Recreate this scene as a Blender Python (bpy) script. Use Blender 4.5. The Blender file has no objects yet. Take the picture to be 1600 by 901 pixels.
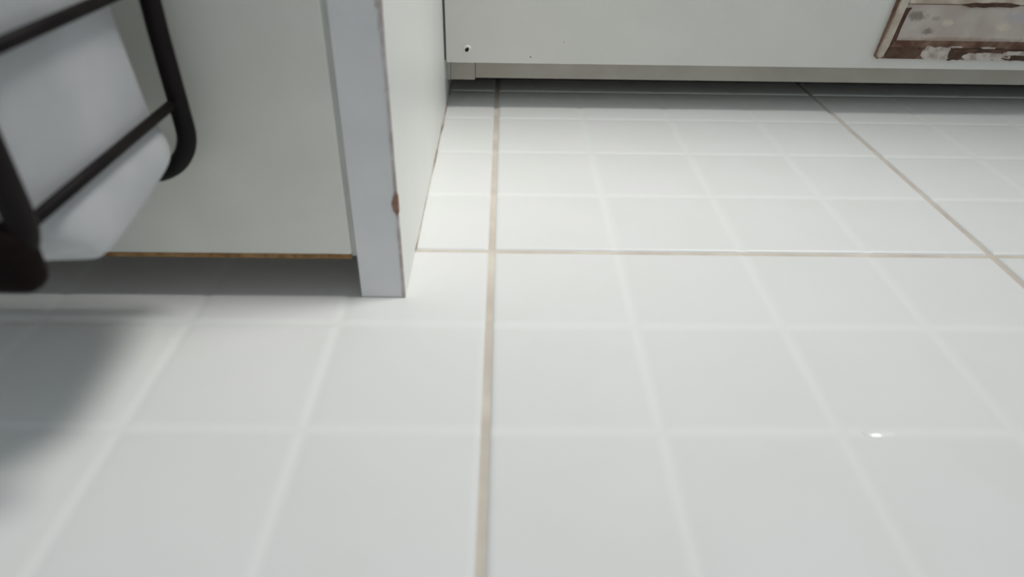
import bpy, bmesh, math, random
from mathutils import Vector, noise
random.seed(4)
scene = bpy.context.scene
COL = scene.collection

# ------------------------------------------------------------------ camera
cam_d = bpy.data.cameras.new('camera')
cam = bpy.data.objects.new('camera', cam_d)
COL.objects.link(cam)
cam.location = (0.0044, -0.24315, 0.14112)
cam.rotation_euler = (0.99117, -0.01525, -0.00637)
cam_d.sensor_width = 36.0
cam_d.lens = 24.928
cam_d.clip_start = 0.005
cam_d.dof.use_dof = True
cam_d.dof.focus_distance = 0.36
cam_d.dof.aperture_fstop = 11.0
scene.camera = cam

# ------------------------------------------------------------------ light
world = bpy.data.worlds.new('room_light')
scene.world = world
world.use_nodes = True
bg = world.node_tree.nodes['Background']
bg.inputs['Color'].default_value = (0.86, 0.945, 1.0, 1)
bg.inputs['Strength'].default_value = 0.43


# ceiling downlight, a soft beam from the right
ld = bpy.data.lights.new('downlight', 'SPOT')
ld.energy = 205.0
ld.color = (1.0, 0.975, 0.93)
ld.shadow_soft_size = 0.33
ld.spot_size = math.radians(21.5)
ld.spot_blend = 1.0
lo_ = bpy.data.objects.new('downlight', ld)
COL.objects.link(lo_)
lo_.location = (0.75, 0.12, 1.9)
lo_.rotation_euler = (Vector((-0.03, 0.08, 0)) - Vector(lo_.location)).to_track_quat('-Z', 'Y').to_euler()

vs = scene.view_settings
vs.view_transform = 'Standard'
vs.look = 'None'
vs.exposure = 0.0
vs.gamma = 1.0


# ------------------------------------------------------------------ materials
def mat(name, c1, c2=None, scale=60.0, rough=0.5, detail=4.0, lo=0.35, hi=0.65, bump=0.0, bscale=900.0, spec=0.5):
    """noise blend of two colours in object space, with optional fine bump"""
    m = bpy.data.materials.new(name)
    m.use_nodes = True
    nt = m.node_tree
    b = nt.nodes['Principled BSDF']
    b.inputs['Roughness'].default_value = rough
    b.inputs['Specular IOR Level'].default_value = spec
    tc = nt.nodes.new('ShaderNodeTexCoord')
    n = nt.nodes.new('ShaderNodeTexNoise')
    n.inputs['Scale'].default_value = scale
    n.inputs['Detail'].default_value = detail
    nt.links.new(tc.outputs['Object'], n.inputs['Vector'])
    r = nt.nodes.new('ShaderNodeValToRGB')
    r.color_ramp.elements[0].position = lo
    r.color_ramp.elements[1].position = hi
    r.color_ramp.elements[0].color = (*c1, 1)
    r.color_ramp.elements[1].color = (*(c2 or c1), 1)
    nt.links.new(n.outputs['Fac'], r.inputs['Fac'])
    nt.links.new(r.outputs['Color'], b.inputs['Base Color'])
    if bump:
        n2 = nt.nodes.new('ShaderNodeTexNoise')
        n2.inputs['Scale'].default_value = bscale
        nt.links.new(tc.outputs['Object'], n2.inputs['Vector'])
        bp = nt.nodes.new('ShaderNodeBump')
        bp.inputs['Strength'].default_value = bump
        bp.inputs['Distance'].default_value = 0.0005
        nt.links.new(n2.outputs['Fac'], bp.inputs['Height'])
        nt.links.new(bp.outputs['Normal'], b.inputs['Normal'])
    return m


M = {}
M['grout'] = mat('brown_grout', (0.47, 0.41, 0.36), (0.66, 0.62, 0.54), 38, 0.9, 6, 0.3, 0.72)
M['panel'] = mat('white_laminate', (0.70, 0.685, 0.64), (0.73, 0.715, 0.67), 30, 0.42, 5, bump=0.08)
M['door'] = mat('door_laminate', (0.68, 0.675, 0.61), (0.74, 0.735, 0.67), 38, 0.5, 6, 0.3, 0.7, bump=0.1)
M['side'] = mat('side_laminate', (0.75, 0.762, 0.725), (0.77, 0.78, 0.745), 40, 0.4, 5)
M['edging'] = mat('edge_banding', (0.69, 0.69, 0.69), (0.73, 0.725, 0.72), 70, 0.45, 5, bump=0.06)
M['filler'] = mat('filler_strip', (0.50, 0.51, 0.47), (0.56, 0.565, 0.53), 60, 0.6)
M['plinth'] = mat('plinth_laminate', (0.47, 0.435, 0.375), (0.53, 0.50, 0.44), 40, 0.55, 5)
M['raw'] = mat('raw_chipboard', (0.20, 0.105, 0.035), (0.36, 0.21, 0.09), 260, 0.9, 6, bump=0.4, bscale=1500)
M['chip'] = mat('chipped_edge', (0.24, 0.12, 0.08), (0.38, 0.24, 0.18), 300, 0.9, 5)
M['worn'] = mat('worn_edge', (0.47, 0.39, 0.37), (0.62, 0.58, 0.57), 150, 0.7, 6, 0.4, 0.6)
M['bead'] = mat('dirty_joint', (0.30, 0.24, 0.18), (0.55, 0.52, 0.47), 55, 0.8, 4)
M['dark'] = mat('gap_shade_black', (0.035, 0.028, 0.024), (0.05, 0.04, 0.035), 50, 0.9)
M['gap_grey'] = mat('gap_shade_grey', (0.2, 0.2, 0.19), (0.26, 0.26, 0.25), 50, 0.9)
M['glint_gloss'] = mat('glossy_glint', (0.82, 0.825, 0.815), None, 50, 0.16, spec=0.8)
M['metal'] = mat('dark_metal', (0.005, 0.0035, 0.0038), (0.010, 0.007, 0.007), 80, 0.55, 3, spec=0.15)
M['rubber'] = mat('black_rubber', (0.007, 0.004, 0.004), (0.012, 0.007, 0.007), 80, 0.85, 3, spec=0.1)
M['cap'] = mat('white_plastic_ring', (0.85, 0.85, 0.83), None, 50, 0.35)
M['hole'] = mat('dark_hole', (0.01, 0.008, 0.008), None, 50, 0.9)
M['speck'] = mat('grey_speck', (0.22, 0.21, 0.2), None, 50, 0.9)
M['rim'] = mat('yellowed_plastic', (0.40, 0.31, 0.24), (0.60, 0.53, 0.44), 90, 0.6, 6, 0.36, 0.62, bump=0.2)
M['grime'] = mat('brown_grime', (0.10, 0.045, 0.028), (0.27, 0.17, 0.12), 130, 0.85, 6, 0.35, 0.7, bump=0.3)
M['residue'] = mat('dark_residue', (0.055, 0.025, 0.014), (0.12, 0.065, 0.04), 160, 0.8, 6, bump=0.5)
M['flake'] = mat('pale_flake', (0.38, 0.31, 0.26), (0.58, 0.52, 0.47), 260, 0.8, 6, 0.36, 0.56)


def plate_insert_material():
    m = mat('stained_insert', (0.46, 0.39, 0.335), (0.56, 0.50, 0.445), 70, 0.5, 5)
    nt = m.node_tree
    b = nt.nodes['Principled BSDF']
    tc = nt.nodes['Texture Coordinate']
    last = b.inputs['Base Color'].links[0].from_socket
    # faded printed marks and rubbed brown stains that sit on the plate
    for (cx, cz, rx, rz, col, amt) in [(0.2325, 0.0555, .0075, .004, (0.16, 0.13, 0.11), .75),
                                       (0.2415, 0.0475, .0042, .0026, (0.16, 0.15, 0.14), .75),
                                       (0.244, 0.0545, .004, .002, (0.25, 0.22, 0.2), .5),
                                       (0.251, 0.0525, .005, .003, (0.66, 0.58, 0.47), .7),
                                       (0.283, 0.0505, .006, .0035, (0.68, 0.57, 0.46), .7),
                                       (0.289, 0.0555, .010, .004, (0.42, 0.41, 0.46), .6),
                                       (0.262, 0.0430, .06, .0022, (0.3, 0.2, 0.15), .6)]:
        mp = nt.nodes.new('ShaderNodeMapping')
        mp.vector_type = 'TEXTURE'
        mp.inputs['Location'].default_value = (cx, 0, cz)
        mp.inputs['Scale'].default_value = (rx, 1, rz)
        nt.links.new(tc.outputs['Object'], mp.inputs['Vector'])
        sx = nt.nodes.new('ShaderNodeSeparateXYZ')
        nt.links.new(mp.outputs[0], sx.inputs[0])
        cb = nt.nodes.new('ShaderNodeCombineXYZ')
        nt.links.new(sx.outputs[0], cb.inputs[0])
        nt.links.new(sx.outputs[2], cb.inputs[2])
        ln = nt.nodes.new('ShaderNodeVectorMath')
        ln.operation = 'LENGTH'
        nt.links.new(cb.outputs[0], ln.inputs[0])
        nz = nt.nodes.new('ShaderNodeTexNoise')
        nz.inputs['Scale'].default_value = 520
        nt.links.new(tc.outputs['Object'], nz.inputs['Vector'])
        ad = nt.nodes.new('ShaderNodeMath')
        ad.operation = 'ADD'
        nt.links.new(ln.outputs['Value'], ad.inputs[0])
        nt.links.new(nz.outputs['Fac'], ad.inputs[1])
        mr = nt.nodes.new('ShaderNodeMapRange')
        mr.interpolation_type = 'SMOOTHSTEP'
        mr.inputs['From Min'].default_value = 1.45
        mr.inputs['From Max'].default_value = 0.75
        mr.inputs['To Max'].default_value = amt
        nt.links.new(ad.outputs[0], mr.inputs['Value'])
        mx = nt.nodes.new('ShaderNodeMixRGB')
        nt.links.new(mr.outputs[0], mx.inputs[0])
        nt.links.new(last, mx.inputs[1])
        mx.inputs[2].default_value = (*col, 1)
        last = mx.outputs[0]
    nt.links.new(last, b.inputs['Base Color'])
    return m


M['insert'] = plate_insert_material()


def tile_material():
    m = mat('glazed_white_tile', (0.71, 0.722, 0.707), (0.73, 0.732, 0.73), 28, 0.39, 4, 0.4, 0.6, bump=0.0)
    nt = m.node_tree
    b = nt.nodes['Principled BSDF']
    b.inputs['Specular IOR Level'].default_value = 0.45
    at = nt.nodes.new('ShaderNodeAttribute')
    at.attribute_name = 'groove'
    mx = nt.nodes.new('ShaderNodeMixRGB')
    nt.links.new(at.outputs['Fac'], mx.inputs[0])
    nt.links.new(b.inputs['Base Color'].links[0].from_socket, mx.inputs[1])
    mx.inputs[2].default_value = (0.745, 0.757, 0.745, 1)
    nt.links.new(mx.outputs[0], b.inputs['Base Color'])
    # slow waviness of the glaze
    tc = nt.nodes['Texture Coordinate']
    n = nt.nodes.new('ShaderNodeTexNoise')
    n.inputs['Scale'].default_value = 55
    n.inputs['Detail'].default_value = 2
    nt.links.new(tc.outputs['Object'], n.inputs['Vector'])
    bp = nt.nodes.new('ShaderNodeBump')
    bp.inputs['Strength'].default_value = 0.25
    bp.inputs['Distance'].default_value = 0.0008
    nt.links.new(n.outputs['Fac'], bp.inputs['Height'])
    nt.links.new(bp.outputs['Normal'], b.inputs['Normal'])
    return m


M['tile'] = tile_material()


def bag_material():
    m = mat('white_plastic_film', (0.40, 0.41, 0.42), (0.47, 0.475, 0.49), 40, 0.5, 4, bump=0.25, bscale=160)
    b = m.node_tree.nodes['Principled BSDF']
    b.inputs['Subsurface Weight'].default_value = 0.25
    b.inputs['Subsurface Radius'].default_value = (0.01, 0.01, 0.01)
    b.inputs['Subsurface Scale'].default_value = 0.5
    return m


M['bag'] = bag_material()


# ------------------------------------------------------------------ helpers
def link(name, bm, m, parent=None, smooth=False):
    me = bpy.data.meshes.new(name)
    bmesh.ops.recalc_face_normals(bm, faces=bm.faces)
    if smooth:
        for f in bm.faces:
            f.smooth = True
    bm.to_mesh(me)
    bm.free()
    me.materials.append(M[m])
    o = bpy.data.objects.new(name, me)
    COL.objects.link(o)
    if parent is not None:
        o.parent = parent
    return o


def add_box(bm, x0, x1, y0, y1, z0, z1, bevel=0.0, seg=2):
    t = bmesh.new()
    bmesh.ops.create_cube(t, size=1)
    for v in t.verts:
        v.co = Vector(((x0 + x1) / 2 + v.co.x * (x1 - x0), (y0 + y1) / 2 + v.co.y * (y1 - y0), (z0 + z1) / 2 + v.co.z * (z1 - z0)))
    if bevel:
        bmesh.ops.bevel(t, geom=t.edges[:], offset=bevel, segments=seg, affect='EDGES', profile=0.5)
    me = bpy.data.meshes.new('tmp')
    t.to_mesh(me)
    t.free()
    bm.from_mesh(me)
    bpy.data.meshes.remove(me)
    return bm


def box(name, m, x0, x1, y0, y1, z0, z1, bevel=0.0, parent=None):
    return link(name, add_box(bmesh.new(), x0, x1, y0, y1, z0, z1, bevel), m, parent)


def add_tube(bm, pts, r, n=14):
    pts = [Vector(p) for p in pts]
    rings = []
    prev = None
    for i, p in enumerate(pts):
        d = (pts[min(i + 1, len(pts) - 1)] - pts[max(i - 1, 0)]).normalized()
        if prev is None:
            up = Vector((0, 1, 0)) if abs(d.y) < 0.9 else Vector((0, 0, 1))
            a = d.cross(up).normalized()
        else:
            a = (prev - d * prev.dot(d)).normalized()
        prev = a
        b = d.cross(a)
        rr = r[i] if isinstance(r, (list, tuple)) else r
        rings.append([bm.verts.new(p + (a * math.cos(2 * math.pi * k / n) + b * math.sin(2 * math.pi * k / n)) * rr) for k in range(n)])
    for q, w in zip(rings, rings[1:]):
        for k in range(n):
            bm.faces.new((q[k], q[(k + 1) % n], w[(k + 1) % n], w[k]))
    bm.faces.new(rings[0][::-1])
    bm.faces.new(rings[-1])
    return bm


def prism(bm, outline, y0, y1, jag=0.0):
    """outline in x,z extruded along y (y0 = front)"""
    f = [bm.verts.new((x, y0 + random.uniform(0, jag), z)) for x, z in outline]
    k = [bm.verts.new((x, y1, z)) for x, z in outline]
    n = len(outline)
    bm.faces.new(f)
    bm.faces.new(k[::-1])
    for i in range(n):
        bm.faces.new((f[i], k[i], k[(i + 1) % n], f[(i + 1) % n]))
    return bm


def thing(name, label, cat, loc):
    o = bpy.data.objects.new(name, None)
    o.empty_display_size = 0.02
    o.location = loc
    COL.objects.link(o)
    o['label'] = label
    o['category'] = cat
    return o


def sub(parent, o):
    """parent keeping world placement (parents are only translated)"""
    p = parent
    off = Vector((0, 0, 0))
    while p is not None:
        off += p.location
        p = p.parent
    o.location = o.location - off
    o.parent = parent
    return o


# ------------------------------------------------------------------ floor
floor = box('floor', 'grout', -0.8, 1.0, -0.6, 0.4, -0.05, -0.0009)
floor['kind'] = 'structure'


def tile_mesh():
    g = 0.0010
    cuts = [(g, -.0016, 0), (g + .0004, -.0005, 0), (g + .0012, -.0001, 0), (g + .0024, 0, 0)]
    ax = list(cuts)
    for c in (0.05, 0.10, 0.15):
        ax += [(c - .0034, 0, 0), (c - .0022, -.00008, .45), (c - .0010, -.00028, 1), (c, -.00034, 1), (c + .0010, -.00028, 1), (c + .0022, -.00008, .45), (c + .0034, 0, 0)]
    ax += [(0.2 - a, b, c) for a, b, c in reversed(cuts)]
    n = len(ax)
    me = bpy.data.meshes.new('tile')
    vs_, gr = [], []
    for (y, hy, wy) in ax:
        for (x, hx, wx) in ax:
            vs_.append((x, y, min(hx, hy)))
            gr.append(max(wx, wy))
    fs = [(j * n + i, j * n + i + 1, (j + 1) * n + i + 1, (j + 1) * n + i) for j in range(n - 1) for i in range(n - 1)]
    me.from_pydata(vs_, [], fs)
    for p in me.polygons:
        p.use_smooth = True
    a = me.attributes.new('groove', 'FLOAT', 'POINT')
    a.data.foreach_set('value', gr)
    me.materials.append(M['tile'])
    return me


tm = tile_mesh()
for j in range(-3, 2):
    for i in range(-4, 5):
        t = bpy.data.objects.new('tile', tm)
        COL.objects.link(t)
        t.parent = floor
        t.location = (i * 0.2, j * 0.2, random.uniform(-.00008, .00008))
        t.rotation_euler = (random.uniform(-.0004, .0004), random.uniform(-.0004, .0004), 0)

# glossy blob added on one groove, shaped to make a glint
bm = bmesh.new()
bmesh.ops.create_uvsphere(bm, u_segments=20, v_segments=10, radius=1)
for v in bm.verts:
    v.co = Vector((0.1105 + v.co.x * .0048, -0.0995 + v.co.y * .0018, -.00055 + v.co.z * .0007))
gb = link('glint_bead', bm, 'glint_gloss', floor, True)
gb['label'] = 'small glossy bead added in a groove to make a glint'

# ------------------------------------------------------------------ left cabinet
TOP = 0.72
cl = thing('base_cabinet', 'white laminate base cabinet at left behind the dark wire rack, with chipped brown door bottom', 'cabinet', (-0.3, 0.2, 0))
SX0, SX1, FY = -0.0453, -0.0300, -0.0343
side = sub(cl, box('side_panel', 'side', SX0 + .0002, SX1, FY + .0006, 0.55, 0.0004, TOP))
band = box('edge_band', 'edging', SX0, SX1 - .0007, FY, FY + .0006, 0.0003, TOP, 0.0002)
band['label'] = 'blue-grey front edge strip'
sub(cl, band)
# worn brown line down the exposed corner, uneven in width
bm = bmesh.new()
L, Rr = [], []
zz = [0.0003 + TOP * (k / 160) ** 2.2 for k in range(161)]
for z in zz:
    w = .00055 + .00045 * noise.noise(Vector((3.1, z * 90, 0))) + (0.0006 if z < .004 else 0) + (.0007 if z > .082 else 0)
    w = max(.00025, w)
    L.append((SX1 - .0007 - w * .35, z))
    Rr.append((SX1 + .00012, z))
prism(bm, L + Rr[::-1], FY - .00012, FY + .0008)
sub(cl, link('worn_corner', bm, 'worn'))
bm = bmesh.new()
prism(bm, [(SX1 - .0004, .0325), (SX1 - .0016, .0345), (SX1 - .0020, .0370), (SX1 - .0013, .0395), (SX1 - .0002, .0418), (SX1 + .0003, .0395), (SX1 + .0003, .034)], FY - .00025, FY + .0012)
c = link('edge_chip', bm, 'chip')
c['label'] = 'reddish brown chip in the corner'
sub(cl, c)
for (z0, z1, w) in ((.0735, .0752, .0007), (.0905, .0945, .0011), (.0965, .101, .0014)):
    bm = bmesh.new()
    prism(bm, [(SX1 - .0005, z0), (SX1 - .0005 - w, (z0 * 2 + z1) / 3), (SX1 - .0005 - w * .7, z1), (SX1 + .0002, z1), (SX1 + .0002, z0)], FY - .0002, FY + .001)
    sub(cl, link('edge_chip', bm, 'worn'))
DX1 = -0.0471
sub(cl, box('door', 'door', -0.55, DX1, FY, FY + .016, 0.0176, TOP, 0.0003))
# the laminate is missing along the door's bottom: raw brown board
bm = bmesh.new()
o1 = [(-0.55, .0158), (-0.55, .0180)]
n = 120
up, dn = [], []
for k in range(n + 1):
    x = -0.55 + (DX1 + .55) * k / n
    up.append((x, .0177 + .00022 * noise.noise(Vector((x * 160, 1.3, 0)))))
    dn.append((x, .0160 + .00015 * noise.noise(Vector((x * 120, 7.3, 0)))))
prism(bm, dn + up[::-1], FY - .0001, FY + .0158)
rw = link('raw_edge', bm, 'raw')
rw['label'] = 'raw brown board edge along the bottom'
sub(cl, rw)
sub(cl, box('filler_strip', 'filler', DX1 - .006, SX0 + .0002, FY + .0010, FY + .0155, 0.0166, TOP))
sub(cl, box('bottom_panel', 'side', -0.55, SX0 + .0001, FY + .0165, 0.55, 0.0185, 0.0345))
sub(cl, box('back_panel', 'side', -0.55, SX0 + .0001, 0.535, 0.55, 0.035, TOP))
sub(cl, box('side_panel', 'side', -0.566, -0.5505, FY, 0.55, 0.0004, TOP))
sub(cl, box('top_panel', 'side', -0.55, SX0 + .0001, FY + .0165, 0.534, TOP - .016, TOP))
sub(cl, box('plinth', 'plinth', -0.55, SX0 + .0001, FY + .045, FY + .06, 0.0004, 0.0184))
# dirty joint where the side panel meets the tiles
bm = bmesh.new()
pts, rad = [], []
for k in range(60):
    y = .001 + (0.47) * k / 59
    pts.append((SX1 + .0001, y, .0003))
    rad.append(max(.0002, .00028 + (.0002 if y > .06 else 0) + .0003 * noise.noise(Vector((5.5, y * 45, 0))) + (.00035 if y > .13 else 0)))
add_tube(bm, pts, rad, 8)
b = link('floor_joint', bm, 'bead', None, True)
b['label'] = 'thin dirty brown line of sealant'
sub(cl, b)

# ------------------------------------------------------------------ right cabinet
cr = thing('base_cabinet', 'wide white front with a recessed plinth and a brown-stained plate, at the back right', 'cabinet', (0.3, 0.3, 0))
PX0, PY, PZ = -0.0288, 0.168, 0.0262
fp = sub(cr, box('front_panel', 'panel', PX0, 0.62, PY, PY + .016, PZ, TOP, 0.0005))
sub(cr, box('gap_shade_strip', 'gap_grey', PX0 - .0012, PX0 + .003, PY + .002, PY + .018, PZ + .001, TOP))  # grey strip set in the gap, its tone stands for the gap's shade
sub(cr, box('plinth', 'plinth', -0.0130, 0.62, .1850, .27, 0.0126, .06, 0.0003))
sub(cr, box('gap_filler', 'filler', -0.0299, -0.0279, .1838, .27, 0.0117, .06))  # added piece, its lighter tone hides a dark gap by the side panel
e = box('plinth_end', 'plinth', -0.0278, -0.0132, .1840, .27, 0.0117, .06, 0.0003)
e['label'] = 'short separate end piece of the plinth'
sub(cr, e)
sub(cr, box('gap_shade_board', 'dark', -0.0278, 0.62, 0.2245, .245, 0.0002, .0115))  # added dark board that deepens the shade under the plinth
sub(cr, box('bottom_panel', 'panel', -0.0278, 0.62, .2, 0.56, 0.0605, .075))
sub(cr, box('side_panel', 'panel', -0.0278, -0.0125, .2, 0.56, 0.0755, TOP))
sub(cr, box('side_panel', 'panel', 0.62, 0.636, PY + .0165, 0.56, 0.0004, TOP))
sub(cr, box('back_panel', 'panel', -0.0124, 0.6195, 0.545, 0.56, 0.0755, TOP))
sub(cr, box('top_panel', 'panel', -0.0124, 0.6195, .2, 0.5445, TOP - .016, TOP))


def disc(name, m, cx, cz, r, y0, y1, r2=None, n=28):
    bm = bmesh.new()
    prof = [(r, y1), (r, (y0 * 2 + y1) / 3), (r * .9, y0)]
    if r2:
        prof += [(r2 * 1.1, y0), (r2, (y0 + y1) / 2), (r2, y1)]
    rings = [[bm.verts.new((cx + a * math.cos(2 * math.pi * k / n), y, cz + a * math.sin(2 * math.pi * k / n))) for k in range(n)] for a, y in prof]
    for q, w in zip(rings, rings[1:]):
        for k in range(n):
            bm.faces.new((q[k], q[(k + 1) % n], w[(k + 1) % n], w[k]))
    if not r2:
        bm.faces.new(rings[-1])
    return link(name, bm, m, None, True)


d = disc('screw_cap', 'cap', -0.0165, 0.0343, .0020, PY - .0010, PY + .0004, .0008)
d['label'] = 'white ring around a dark screw hole'
sub(fp, d)
sub(fp, disc('screw_hole', 'hole', -0.0170, 0.0337, .00115, PY - .00115, PY + .0002))
sub(fp, disc('speck', 'speck', 0.0193, 0.0300, .00045, PY - .0001, PY + .0002, None, 10))
sub(fp, disc('speck', 'speck', 0.0380, 0.0385, .0003, PY - .0001, PY + .0002, None, 10))

# stained plate on the right front
pl = bpy.data.objects.new('name_plate', None)
COL.objects.link(pl)
pl.empty_display_size = 0.02
pl.location = (0.27, PY, 0.05)
pl['label'] = 'yellowed rectangular plate with brown grime around its frame'
sub(cr, pl)
XR = 0.33
bm = bmesh.new()
prism(bm, [(.2156, .0333), (.2172, .0323), (.222, .0321), (XR, .0319), (XR, .0705), (.2205, .0705)], PY - .0008, PY + .0005)
sub(pl, link('backing', bm, 'grime'))
# pale raised left bar, slanted
bm = bmesh.new()
prism(bm, [(.2159, .0350), (.2166, .0331), (.2186, .0325), (.2202, .0338), (.2213, .039), (.2252, .0640), (.2252, .0705), (.2216, .0705)], PY - .0028, PY - .0006)
bmesh.ops.bevel(bm, geom=[e_ for e_ in bm.edges if all(v.co.y < PY - .0027 for v in e_.verts)], offset=.0006, segments=2, affect='EDGES')
sub(pl, link('frame_bar', bm, 'rim', None, False))
bm = bmesh.new()
add_box(bm, .2255, XR, PY - .0026, PY - .0006, .0622, .0705, .0006)
sub(pl, link('frame_bar', bm, 'rim'))
# lower bar, worn to brown with pale remnants
bm = bmesh.new()
add_box(bm, .2222, XR, PY - .0018, PY - .0006, .0384, .0425, .0005)
sub(pl, link('frame_bar', bm, 'grime'))
sub(pl, box('insert', 'insert', .2248, XR, PY - .0014, PY - .0007, .0424, .0618, 0.0002))


def ragged(name, m, x0, x1, z0, z1, y0, y1, seed, amp=.0006, n=16):
    bm_ = bmesh.new()
    lo_, hi_ = [], []
    for k in range(n + 1):
        x = x0 + (x1 - x0) * k / n
        e_ = min(1, 6 * min(k, n - k) / n + .25)
        lo_.append((x, (z0 + z1) / 2 - (z1 - z0) / 2 * e_ + amp * noise.noise(Vector((x * 300, seed, 0)))))
        hi_.append((x, (z0 + z1) / 2 + (z1 - z0) / 2 * e_ + amp * noise.noise(Vector((x * 300, seed + 9, 0)))))
    prism(bm_, lo_ + hi_[::-1], y0, y1, .0003)
    return sub(pl, link(name, bm_, m))


ragged('residue', 'residue', .2205, .2412, .0326, .0389, PY - .0020, PY - .0006, 1.7, .0004)
ragged('flake', 'flake', .2414, .2590, .0322, .0392, PY - .0022, PY - .0006, 3.1, .0010)
ragged('residue', 'residue', .2570, .2655, .0322, .0388, PY - .0023, PY - .0006, 5.2, .0009)
ragged('flake', 'flake', .2650, .2930, .0321, .0362, PY - .0022, PY - .0006, 6.4, .0009)
ragged('residue', 'residue', .2575, .2900, .0364, .0384, PY - .0025, PY - .0006, 7.7, .0004)
ragged('flake', 'flake', .2560, .2640, .0389, .0397, PY - .0022, PY - .0017, 8.2, .0002)
ragged('flake', 'flake', .2745, .2830, .0386, .0396, PY - .0022, PY - .0017, 9.2, .0002)
ragged('residue', 'residue', .2880, .3120, .0322, .0350, PY - .0023, PY - .0006, 10.2, .0006)
ragged('flake', 'flake', .2880, .3120, .0352, .0372, PY - .0022, PY - .0006, 11.5, .0005)
ragged('residue', 'residue', .2560, .2870, .0608, .0632, PY - .0029, PY - .0006, 12.5, .0005)
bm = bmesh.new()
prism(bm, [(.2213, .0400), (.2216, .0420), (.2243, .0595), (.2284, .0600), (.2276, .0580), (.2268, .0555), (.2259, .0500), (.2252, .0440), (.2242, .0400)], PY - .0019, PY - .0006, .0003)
sub(pl, link('residue', bm, 'residue'))  # residue with the bar's inner shadow put into its dark colour
bm = bmesh.new()
prism(bm, [(.2157, .0350), (.2153, .0336), (.2170, .0322), (.2180, .0324), (.2172, .0338), (.2174, .036), (.2219, .0640), (.2226, .0705), (.2200, .0705)], PY - .0022, PY - .0006)
sub(pl, link('grime_line', bm, 'grime'))

# ------------------------------------------------------------------ dark wire rack
rk = thing('wire_rack', 'dark brown metal wire rack holding a white bag at the left edge', 'rack', (-0.15, -0.083, 0))
RX, LX, RT = -0.0892, -0.220, 0.30


def frame_path(y, zb, rad, zt=RT):
    pts = [(RX - .05, y, zt)]
    for k in range(9):                       # top bend
        a = math.pi / 2 * (1 - k / 8)
        pts.append((RX - .02 + .02 * math.cos(a), y, zt - .02 + .02 * math.sin(a)))
    for k in range(1, 8):
        pts.append((RX, y, zt - .02 + (zb + rad - zt + .02) * k / 8))
    for k in range(13):                      # lower bend, turning left
        a = math.pi / 2 * k / 12
        pts.append((RX - rad + rad * math.cos(a), y, zb + rad - rad * math.sin(a)))
    for k in range(1, 6):
        pts.append((RX - rad + (LX + .012 - RX + rad) * k / 6, y, zb))
    for k in range(7):                       # down to the floor
        a = math.pi / 2 * k / 6
        pts.append((LX + .012 - .012 * math.sin(a), y, zb - .012 + .012 * math.cos(a)))
    pts.append((LX, y, .004))
    # the posts splay outwards a little below the second wire
    return [(x + (.0016 * (.1 - z) / .05 if z < .1 and x > -.15 else 0), yy, z) for x, yy, z in pts]


YB, YF = -0.0448, -0.1212
sub(rk, link('end_frame', add_tube(bmesh.new(), frame_path(YB, .0515, .0145), .00272, 18), 'metal', None, True))
sub(rk, link('end_frame', add_tube(bmesh.new(), frame_path(YF, .0645, .0120), .00280, 18), 'metal', None, True))
for z in (.0736, .1054, .135, .166, .197, .228):
    sub(rk, link('wire', add_tube(bmesh.new(), [(RX, YF, z), (RX, (YB + YF) / 2, z), (RX, YB, z)], .00145, 12), 'metal', None, True))
bm = add_box(bmesh.new(), -.1250, -.0872, YF - .0050, YF + .0031, .0605, .0755, .0038, 4)
cp = link('corner_cap', bm, 'rubber', None, True)
cp['label'] = 'thick blackish cap around the front lower bend'
sub(rk, cp)
for y in (YB, YF):
    bm = bmesh.new()
    add_tube(bm, [(LX, y, .0002), (LX, y, .001), (LX, y, .008), (LX, y, .010)], [.0045, .0052, .0050, .0030], 14)
    sub(rk, link('foot', bm, 'rubber', None, True))
sub(rk, link('cross_bar', add_tube(bmesh.new(), [(LX + .01, YF, .0650), (LX + .01, YB, .0520)], .0020, 12), 'metal', None, True))
sub(rk, link('cross_bar', add_tube(bmesh.new(), [(RX - .04, YF, RT), (RX - .04, YB, RT)], .0020, 12), 'metal', None, True))


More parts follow.
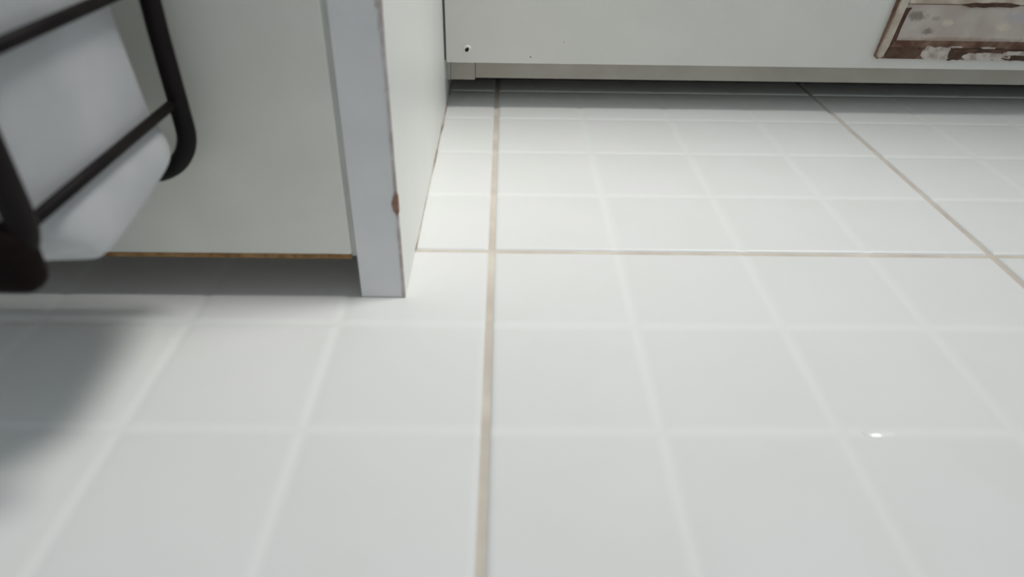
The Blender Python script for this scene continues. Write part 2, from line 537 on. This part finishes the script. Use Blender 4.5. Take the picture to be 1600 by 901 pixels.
# ------------------------------------------------------------------ white bag in the rack
def bag():
    bm = bmesh.new()
    prof = [  # z, y front, y back, x right
        (.0545, -.1010, -.0930, -.0910), (.0550, -.1020, -.0900, -.0890), (.0562, -.1038, -.0840, -.0882), (.0580, -.1062, -.0700, -.0879), (.0596, -.1085, -.0570, -.0877), (.0610, -.1102, -.0490, -.0876),
        (.0650, -.1130, -.0477, -.0880), (.0695, -.1160, -.0477, -.0894), (.0722, -.1178, -.0480, -.0906), (.0760, -.1178, -.0486, -.0910), (.0830, -.1178, -.0498, -.0910),
        (.0920, -.1178, -.0515, -.0912), (.1050, -.1178, -.0540, -.0909), (.1200, -.1178, -.0560, -.0916), (.1500, -.1178, -.0580, -.0912),
        (.1900, -.1174, -.0600, -.0918), (.2300, -.1174, -.0620, -.0916), (.2500, -.1165, -.0690, -.0925)]
    xl = -.2
    n = 56
    rings = []
    for (z, yf, yb, xr) in prof:
        ring = []
        cx, cy = (xr + xl) / 2, (yf + yb) / 2
        hx, hy = (xr - xl) / 2, (yb - yf) / 2
        for k in range(n):
            a = 2 * math.pi * k / n
            ca, sa = math.cos(a), math.sin(a)
            ex = .24
            x = cx + hx * math.copysign(abs(ca) ** ex, ca)
            y = cy + hy * math.copysign(abs(sa) ** ex, sa)
            p = Vector((x, y, z))
            q = noise.noise(Vector((x * 40, y * 75, z * 55)))
            amp = .0012 if z < .072 else .0006
            d_ = Vector((x - cx, y - cy, 0))
            dn_ = -abs(q) * amp
            p += d_.normalized() * dn_ if d_.length > 0 else Vector()
            p.z += .0008 * noise.noise(Vector((x * 50, y * 90, 3))) if z < .06 else 0
            ring.append(bm.verts.new(p))
        rings.append(ring)
    for q, w in zip(rings, rings[1:]):
        for k in range(n):
            bm.faces.new((q[k], q[(k + 1) % n], w[(k + 1) % n], w[k]))
    bm.faces.new(rings[0][::-1])
    return link('plastic_bag', bm, 'bag', None, True)


bg_o = bag()
md = bg_o.modifiers.new('subdivision', 'SUBSURF')
md.levels = 2
md.render_levels = 2
bg_o['label'] = 'white plastic bag bulging between the wires of the dark rack'
bg_o['category'] = 'bag'
